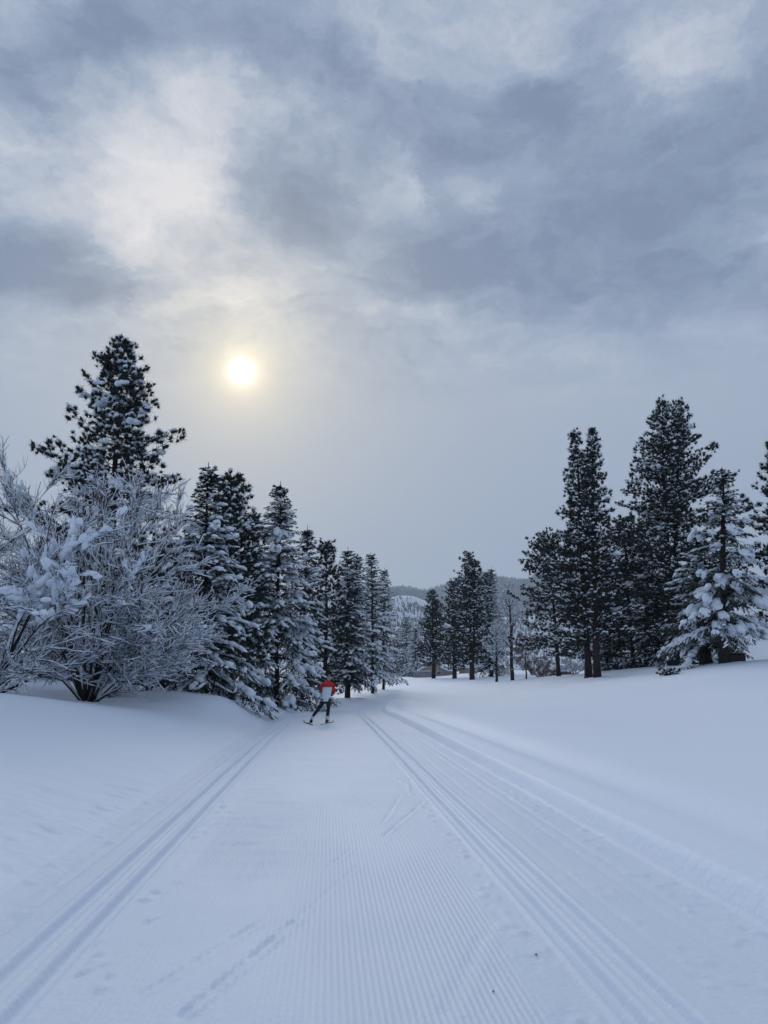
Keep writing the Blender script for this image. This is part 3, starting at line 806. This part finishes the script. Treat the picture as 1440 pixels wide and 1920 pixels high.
# ------------------------------------------------------------------ small plants and things on the snow
def shrub(label, px, d, w, h, seed):
    rng = np.random.default_rng(seed); b = at_px(px, d)
    root = tag(link('evergreen_shrub', None, loc=tuple(b - np.array([0, 0, .05]))), label, 'shrub')
    wood, leaf, sn = Geo(), Geo(), Geo()
    for i in range(26):
        az = rng.random() * 6.28; L = w * rng.uniform(.45, 1.0)
        P = curve_branch(np.array([rng.normal(0, w * .25), rng.normal(0, w * .15), 0]), az, L, math.radians(rng.uniform(15, 65)), math.radians(rng.uniform(0, 40)), 4, rng)
        P[:, 2] = np.minimum(P[:, 2], h)
        tubes(wood, P[:-1], P[1:], .009, .006, 3)
        k = 9; u = rng.uniform(.3, 1, k); B_ = sample_line(P, u)
        for q in range(7):
            dd = unit(rng.normal(0, 1, (k, 3)) + np.array([0, 0, .5]))
            blades(leaf, B_, B_ + dd * .11, .05, unit(np.cross(dd, rng.normal(0, 1, (k, 3)))))
        kk = rng.random(k) < .25
        blobs(sn, B_[kk] + UP * .04, unit(rng.normal(0, 1, (kk.sum(), 3)) * np.array([1, 1, .2])) * .07, .05, .03, rng)
    wood.build('stem', M['bark'], root)
    f = leaf.build('foliage', M['pine'], root); f['kind'] = 'stuff'
    sn.build('snow_cover', M['tree_snow'], f, True)['kind'] = 'stuff'
shrub('small dark evergreen shrub poking out of the snow below the dense pine', 1258, 43, .75, .55, 91)

def bevel_box(g, x0, x1, y0, y1, z0, z1, c):
    import bmesh
    bm = bmesh.new(); bmesh.ops.create_cube(bm, size=1)
    for v in bm.verts:
        v.co = Vector(((x0 + x1) / 2 + v.co.x * (x1 - x0), (y0 + y1) / 2 + v.co.y * (y1 - y0), (z0 + z1) / 2 + v.co.z * (z1 - z0)))
    bmesh.ops.bevel(bm, geom=list(bm.edges), offset=c, segments=2, affect='EDGES', profile=.6)
    bmesh.ops.triangulate(bm, faces=bm.faces[:])
    bm.verts.index_update()
    g.add(np.array([v.co[:] for v in bm.verts]), F3=np.array([[v.index for v in f.verts] for f in bm.faces])); bm.free()
M['old_wood'] = varied('old dark wood', (0.020, 0.019, 0.020), (0.05, 0.046, 0.045), 6, .85, .01, 30)
b = at_px(1384, 45)
root = tag(link('wooden_block', None, loc=tuple(b - np.array([0, 0, .1]))), 'low dark block half sunk in snow beside the trunk of the pillowed fir', 'block')
root.rotation_euler = (0, math.radians(3), math.radians(-14))
g = Geo(); bevel_box(g, -.46, .46, -.28, .28, 0, .50, .05); g.build('body', M['old_wood'], root, False)
g = Geo(); bevel_box(g, -.50, .50, -.32, .32, .503, .57, .03); g.build('lid', M['old_wood'], root, False)
g = Geo(); blobs(g, np.array([[-.2, 0, .57], [.18, .05, .57]]), np.array([[.26, 0, 0], [.28, .03, 0]]), .22, .035, rngG, ICO2, .05); g.build('snow_cap', M['tree_snow'], root, True)

b = at_px(412, 33)
root = tag(link('rock', None, loc=tuple(b)), 'snow-capped round rock at the foot of the slender fir', 'rock')
g = Geo(); blobs(g, np.array([[0, 0, .12]]), np.array([[.34, 0, 0]]), .30, .34, rngG, ICO2, .06); g.build('stone', M['bark'], root, True)
g = Geo(); blobs(g, np.array([[0, -.03, .26]]), np.array([[.36, 0, 0]]), .34, .26, rngG, ICO2, .04); g.build('snow_cap', M['tree_snow'], root, True)

for (px, py, ang_, lab) in ((1005, 1792, .4, 'tiny dark bark chip on the groomed snow beside the right ski grooves'), (925, 1862, 1.2, 'tiny dark bark chip on the corduroy nearer the bottom edge')):
    p = flat(px, py); z = float(height(p[0], p[1]))
    g = Geo(); blobs(g, np.array([[0, 0, .003]]), np.array([[.009, 0, 0]]), .005, .003, rngG, ICO1, .2)
    o = tag(g.build('bark_chip', M['bark'], None, True, loc=(p[0], p[1], z)), lab, 'bark chip'); o.rotation_euler = (0, 0, ang_)

# ------------------------------------------------------------------ houses and fence beyond the trees
M['tan_wall'] = varied('tan wall', (0.30, 0.25, 0.21), (0.36, 0.30, 0.26), .6, .85)
M['brown_wall'] = varied('brown wall', (0.15, 0.085, 0.065), (0.20, 0.12, 0.09), .6, .85)
M['trim'] = varied('white trim', (0.70, 0.72, 0.74), (0.78, 0.80, 0.82), 2, .6)
M['glass'] = varied('dark window glass', (0.03, 0.035, 0.045), (0.05, 0.055, 0.065), 1, .15, spec=.5)
M['grey_wood'] = varied('grey fence boards', (0.20, 0.21, 0.22), (0.30, 0.31, 0.32), 1.5, .9)
def house(label, loc, rz, W, D, eave, ridge, wall_mat, name='house', snow_t=.32, sink=.0, window=True):
    root = tag(link(name, None, loc=(loc[0], loc[1], loc[2] - sink)), label, 'house'); root.rotation_euler = (0, 0, rz)
    w = W / 2; g = Geo()
    g.add([(-w, 0, 0), (w, 0, 0), (w, 0, eave), (0, 0, ridge), (-w, 0, eave), (-w, D, 0), (w, D, 0), (w, D, eave), (0, D, ridge), (-w, D, eave)],
          F3=[[4, 2, 3], [7, 9, 8]], F4=[[0, 1, 2, 4], [6, 5, 9, 7], [1, 6, 7, 2], [5, 0, 4, 9]])
    g.build('wall', wall_mat, root)
    ov = .45; sl = (ridge - eave) / w
    rf = None
    for nm, t0, t1, m in (('roof', .01, .14, M['trim']), ('roof_snow', .145, .14 + snow_t, M['tree_snow'])):
        g = Geo(); e = ov + (.05 if nm == 'roof_snow' else 0)
        za = eave - sl * e
        ring = [(-w - e, za + t0), (0, ridge + t0), (w + e, za + t0), (w + e, za + t1), (0, ridge + t1), (-w - e, za + t1)]
        V = [(x, -e, z) for x, z in ring] + [(x, D + e, z) for x, z in ring]
        g.add(V, F4=[[0, 1, 4, 5], [1, 2, 3, 4], [7, 6, 11, 10], [8, 7, 10, 9], [0, 6, 7, 1], [1, 7, 8, 2], [2, 8, 9, 3], [3, 9, 10, 4], [4, 10, 11, 5], [5, 11, 6, 0]])
        o = g.build(nm, m, root if rf is None else rf)
        rf = rf or o
    if window:
        for cx in (-w * .45, w * .45):
            g = Geo(); bx(g, cx - .5, cx + .5, -.05, .02, eave - 1.05, eave - .15); wo_ = g.build('window', M['trim'], root)
            g = Geo(); bx(g, cx - .42, cx - .02, -.056, 0, eave - .97, eave - .23); g.build('pane', M['glass'], wo_)
            g = Geo(); bx(g, cx + .02, cx + .42, -.056, 0, eave - .97, eave - .23); g.build('pane', M['glass'], wo_)
    return root
p = at_px(812, 178)
house('tan gabled house with a snowy roof behind the lone dark pine', p, math.radians(-16), 6.2, 12, 2.5, 3.95, M['tan_wall'], sink=1.15)
p = at_px(868, 186)
house('low tan outbuilding with a snowy roof right of the gabled house', p, math.radians(-75), 5.0, 5.4, 2.3, 3.0, M['tan_wall'], 'outbuilding', .3, 1.0, False)
p = at_px(1028, 108)
house('low reddish-brown shed with a snowy roof right of the brown bush', p, math.radians(-60), 2.4, 3.2, 1.3, 1.8, M['brown_wall'], 'shed', .25, .55, False)
p = at_px(792, 168)
root = tag(link('board_fence', None, loc=tuple(p - np.array([0, 0, .1]))), 'grey horizontal board fence in front of the tan gabled house', 'fence')
for k in range(5):
    g = Geo(); bx(g, -2.0, 1.9, -.02, .02, .10 + k * .27, .33 + k * .27); g.build('board', M['grey_wood'], root)
for x in (-2.0, -.7, .6, 1.9):
    g = Geo(); bx(g, x - .06, x + .06, .022, .12, 0, 1.52); g.build('post', M['grey_wood'], root)
g = Geo(); blobs(g, np.array([[x, 0, 1.46] for x in np.linspace(-1.8, 1.7, 9)]), np.array([[.32, 0, 0]] * 9), .09, .07, rngG, ICO1, .1); g.build('snow_cap', M['tree_snow'], root, True)

# ------------------------------------------------------------------ the skier
M['skin'] = varied('skin', (0.45, 0.28, 0.21), (0.52, 0.33, 0.25), 8, .6)
M['red'] = varied('red jacket', (0.50, 0.010, 0.012), (0.62, 0.018, 0.018), 6, .55, .004, 60)
M['white_cloth'] = varied('pale blue-white jacket back', (0.55, 0.66, 0.74), (0.66, 0.76, 0.83), 5, .6, .004, 50)
M['black_cloth'] = varied('black tights', (0.010, 0.010, 0.018), (0.020, 0.020, 0.032), 6, .6, .003, 60)
M['hat'] = varied('grey knit hat', (0.22, 0.24, 0.26), (0.40, 0.42, 0.44), 30, .9, .004, 90)
M['boot'] = varied('dark boots', (0.02, 0.02, 0.025), (0.05, 0.05, 0.055), 9, .5)
M['boot_pale'] = varied('pale boot cuffs', (0.45, 0.48, 0.52), (0.60, 0.62, 0.66), 9, .5)
M['ski'] = varied('dark red skis', (0.05, 0.016, 0.015), (0.09, 0.025, 0.02), 2, .35)
M['carbon'] = varied('black carbon', (0.012, 0.012, 0.014), (0.03, 0.03, 0.034), 9, .4)
def skinned(name, verts, edges, mat, parent, sub=2):
    """verts: (x, y, z, rx[, ry]); a continuous surface grown round a skeleton"""
    me = bpy.data.meshes.new(name)
    me.from_pydata([v[:3] for v in verts], edges, [])
    o = bpy.data.objects.new(name, me); sc.collection.objects.link(o)
    m = o.modifiers.new('skin', 'SKIN'); m.use_smooth_shade = True
    o.modifiers.new('sub', 'SUBSURF').levels = sub
    o.modifiers['sub'].render_levels = sub
    if not me.skin_vertices: me.skin_vertices.new() if hasattr(me.skin_vertices, 'new') else None
    sv = me.skin_vertices[0].data
    for i, v in enumerate(verts):
        sv[i].radius = (v[3], v[4] if len(v) > 4 else v[3]); sv[i].use_root = (i == 0)
    dg = bpy.context.evaluated_depsgraph_get()
    ev = bpy.data.meshes.new_from_object(o.evaluated_get(dg))
    bpy.data.objects.remove(o)
    ev.materials.clear(); ev.materials.append(mat)
    for p_ in ev.polygons: p_.use_smooth = True
    ev.name = name
    return link(name, ev, parent)
SD = 29.0
sx = ray(613, 1275)[0] * SD
sz = float(height(sx, SD)) + .02
person = tag(link('person', None, loc=(sx, SD, sz)), 'skier in red and pale jacket and black tights skating away on the trail', 'person')
LH, LK, LA, LT = (-.115, 0, .79), (-.30, .10, .50), (-.53, -.04, .17), (-.60, .10, .05)
RH, RK, RA, RT = (.055, .02, .79), (.055, .22, .49), (.012, .03, .17), (.018, .19, .05)
LS, LE, LW = (-.17, .22, 1.38), (-.225, .22, 1.10), (-.19, .46, 1.19)
RS, RE, RW = (.22, .22, 1.37), (.255, .20, 1.06), (.14, .45, 1.13)
body_v = [(-.03, .0, .84, .115, .10), (-.01, .07, 1.05, .11, .085), (.015, .17, 1.30, .125, .09), (.03, .23, 1.44, .055), (.06, .27, 1.50, .06), (.07, .30, 1.57, .088, .095), (.075, .31, 1.64, .07),
          (*LH, .085), (*LK, .055), (*LA, .038), (*LT, .035), (*RH, .085), (*RK, .055), (*RA, .038), (*RT, .035),
          (*LS, .055), (*LE, .040), (*LW, .028), (*RS, .055), (*RE, .040), (*RW, .028), (.075, .40, 1.545, .018)]
body_e = [(0, 1), (1, 2), (2, 3), (3, 4), (4, 5), (5, 6), (0, 7), (7, 8), (8, 9), (9, 10), (0, 11), (11, 12), (12, 13), (13, 14), (2, 15), (15, 16), (16, 17), (2, 18), (18, 19), (19, 20), (5, 21)]
skinned('body', body_v, body_e, M['skin'], person)
skinned('sleeved_yoke', [(.02, .185, 1.365, .135, .10), (.04, .235, 1.45, .060, .055), (*LS, .078), (*LE, .056), (*LW, .045), (*RS, .078), (*RE, .060), (*RW, .045), (.015, .165, 1.30, .150, .10)],
        [(0, 1), (0, 2), (2, 3), (3, 4), (0, 5), (5, 6), (6, 7), (0, 8)], M['red'], person)
# pale body of the jacket: an oval tube from the hem to the yoke
g = Geo(); rings = [(-.048, -.005, .775, .165, .125), (-.045, .0, .83, .178, .135), (-.03, .04, .95, .172, .130), (-.01, .09, 1.10, .172, .130), (.005, .13, 1.20, .176, .132), (.015, .16, 1.29, .172, .128), (.018, .175, 1.335, .150, .11)]
K = 20; V = [(cx + rx * math.cos(a), cy + ry * math.sin(a), z) for cx, cy, z, rx, ry in rings for a in np.arange(K) * 2 * math.pi / K]
g.add(V, F4=[[i * K + t, i * K + (t + 1) % K, (i + 1) * K + (t + 1) % K, (i + 1) * K + t] for i in range(len(rings) - 1) for t in range(K)])
g.build('jacket_back', M['white_cloth'], person, True)
g = Geo(); rings = [(.014, .158, 1.285, .184, .139), (.018, .176, 1.34, .188, .136), (.022, .192, 1.39, .176, .122), (.028, .210, 1.43, .140, .100), (.038, .232, 1.47, .085, .078), (.05, .250, 1.515, .066, .070)]
V = [(cx + rx * math.cos(a), cy + ry * math.sin(a), z) for cx, cy, z, rx, ry in rings for a in np.arange(K) * 2 * math.pi / K]
g.add(V, F4=[[i * K + t, i * K + (t + 1) % K, (i + 1) * K + (t + 1) % K, (i + 1) * K + t] for i in range(len(rings) - 1) for t in range(K)])
g.build('collar', M['red'], person, True)
skinned('tights', [(-.035, 0, .82, .125, .108), (*LH, .105), (-.21, .06, .64, .088), (*LK, .068), (-.43, .03, .33, .064), (-.505, -.03, .22, .045), (*RH, .105), (.057, .13, .64, .088), (*RK, .068), (.035, .12, .33, .064), (.016, .04, .22, .045)],
        [(0, 1), (1, 2), (2, 3), (3, 4), (4, 5), (0, 6), (6, 7), (7, 8), (8, 9), (9, 10)], M['black_cloth'], person)
for A_, T_ in ((LA, LT), (RA, RT)):
    bt = skinned('boot', [(A_[0], A_[1] - .03, .055, .048, .05), (A_[0], A_[1], .13, .050), (A_[0] * .5 + T_[0] * .5, (A_[1] + T_[1]) / 2, .062, .045), (T_[0], T_[1], .05, .036)], [(0, 1), (0, 2), (2, 3)], M['boot'], person, 2)
    skinned('cuff', [(A_[0], A_[1], .13, .056), (A_[0] + (.018 if A_[0] < -.2 else .002), A_[1] + .016, .262, .060)], [(0, 1)], M['boot_pale'], bt, 2)
for W_, E_, s_ in ((LW, LE, -1), (RW, RE, 1)):
    d_ = np.array(W_) - np.array(E_); d_ = d_ / np.linalg.norm(d_); w0 = np.array(W_) + d_ * .02
    sidev = np.array([s_ * .2, .2, -.9]); sidev = unit(sidev - d_ * np.dot(sidev, d_)); nrm = np.cross(d_, sidev)
    vs = [(*w0, .030), (*(w0 + d_ * .06), .040, .024)]; es = [(0, 1)]
    for f_ in range(4):
        o_ = sidev * (-.030 + .020 * f_); ln_ = (.040, .046, .042, .034)[f_]
        a_ = w0 + d_ * .085 + o_; b_ = a_ + d_ * ln_ * .6 - nrm * s_ * .02; c_ = b_ - nrm * s_ * .032 - d_ * .01
        k_ = len(vs); vs += [(*a_, .010), (*b_, .010), (*c_, .009)]; es += [(1, k_), (k_, k_ + 1), (k_ + 1, k_ + 2)]
    t1 = w0 + d_ * .035 - sidev * .035 - nrm * s_ * .012; t2 = t1 + d_ * .025 - nrm * s_ * .03
    k_ = len(vs); vs += [(*t1, .012), (*t2, .010)]; es += [(0, k_), (k_, k_ + 1)]
    skinned('glove', vs, es, M['boot'], person, 1)
hat = skinned('hat', [(.072, .300, 1.575, .100, .104), (.074, .300, 1.63, .090, .094), (.076, .295, 1.672, .045)], [(0, 1), (1, 2)], M['hat'], person)
g = Geo(); blobs(g, np.array([[.076, .29, 1.70]]), np.array([[.032, 0, 0]]), .032, .030, rngG, ICO2, .08); g.build('bobble', M['hat'], hat, True)
g = Geo(); blobs(g, np.array([[.068, .262, 1.525]]), np.array([[.07, 0, 0]]), .045, .055, rngG, ICO2, .03); g.build('hair', M['bark'], person, True)

def ski(label, ctr, ang_, roll=0.0):
    L = 1.86; n = 24; g = Geo(); V = []
    for i in range(n + 1):
        u = i / n; y = (u - .47) * L
        w = .022 * (1 - .75 * max(0, (u - .93) / .07) ** 2) * (1 - .5 * max(0, (.03 - u) / .03)) 
        z = .075 * max(0, (u - .86) / .14) ** 2 + .018 * math.exp(-((u - .47) / .22) ** 2)
        for sxx, zz in ((-1, 0), (1, 0), (1, .016), (-1, .016)): V.append((sxx * w, y, z + zz))
    F = [[i * 4 + a, i * 4 + (a + 1) % 4, i * 4 + 4 + (a + 1) % 4, i * 4 + 4 + a] for i in range(n) for a in range(4)] + [[0, 3, 2, 1], [n * 4, n * 4 + 1, n * 4 + 2, n * 4 + 3]]
    g.add(V, F4=F)
    zz = float(height(ctr[0], ctr[1]))
    root = tag(link('ski', None, loc=(ctr[0], ctr[1], zz + .004)), label, 'ski'); root.rotation_euler = (math.radians(.5), roll, ang_)
    g.build('blade', M['ski'], root, False)
    g = Geo(); bx(g, -.024, .024, -.16, .17, .0345, .046); g.build('binding', M['carbon'], root)
ski('dark red ski under the outstretched left leg of the skier', (sx - .655, SD + .06), math.atan2(.50, 1.78), math.radians(-4))
ski('dark red ski under the straight right leg of the skier', (sx + .02, SD + .12), -math.atan2(.35, 1.80))
def pole(label, a, b):
    a, b = np.array(a), np.array(b); root = tag(link('ski_pole', None, loc=(sx, SD, sz)), label, 'ski pole')
    d_ = unit(b - a)
    g = Geo(); polytube(g, [a - d_ * .02, a + (b - a) * .5, b], [.014, .013, .010], 7); g.build('shaft', M['carbon'], root, True)
    g = Geo(); polytube(g, [a - d_ * .06, a - d_ * .03, a + d_ * .08], [.015, .018, .014], 8); g.build('grip', M['carbon'], root, True)
    g = Geo(); q = b - d_ * .06; polytube(g, [q - d_ * .01, q, q + d_ * .012], [.012, .038, .010], 8); g.build('basket', M['carbon'], root, True)
hl = np.array(LW) + unit(np.array(LW) - np.array(LE)) * .10
hr = np.array(RW) + unit(np.array(RW) - np.array(RE)) * .10
pole('black ski pole swinging out behind the left hand of the skier', hl, hl + np.array([-.52, -1.30, .10]))
pole('black ski pole in the right hand hidden in front of the skier', hr, np.array([.05, .62, .0]))

# ------------------------------------------------------------------ haze
hz_g = Geo(); bx(hz_g, -2300, 2300, -80, 4100, -60, 560)
hm = bpy.data.materials.new('thin cold haze'); hm.use_nodes = True
ht = hm.node_tree; ht.nodes.clear()
pv = node(ht, 'ShaderNodeVolumePrincipled'); ho = node(ht, 'ShaderNodeOutputMaterial')
pv.inputs['Color'].default_value = (0.72, 0.86, 1.0, 1); pv.inputs['Density'].default_value = 0.00015
pv.inputs['Anisotropy'].default_value = 0.3
ht.links.new(pv.outputs[0], ho.inputs['Volume'])
haze = tag(hz_g.build('haze', hm), 'thin cold haze in the air over the whole place', 'haze', kind='stuff')
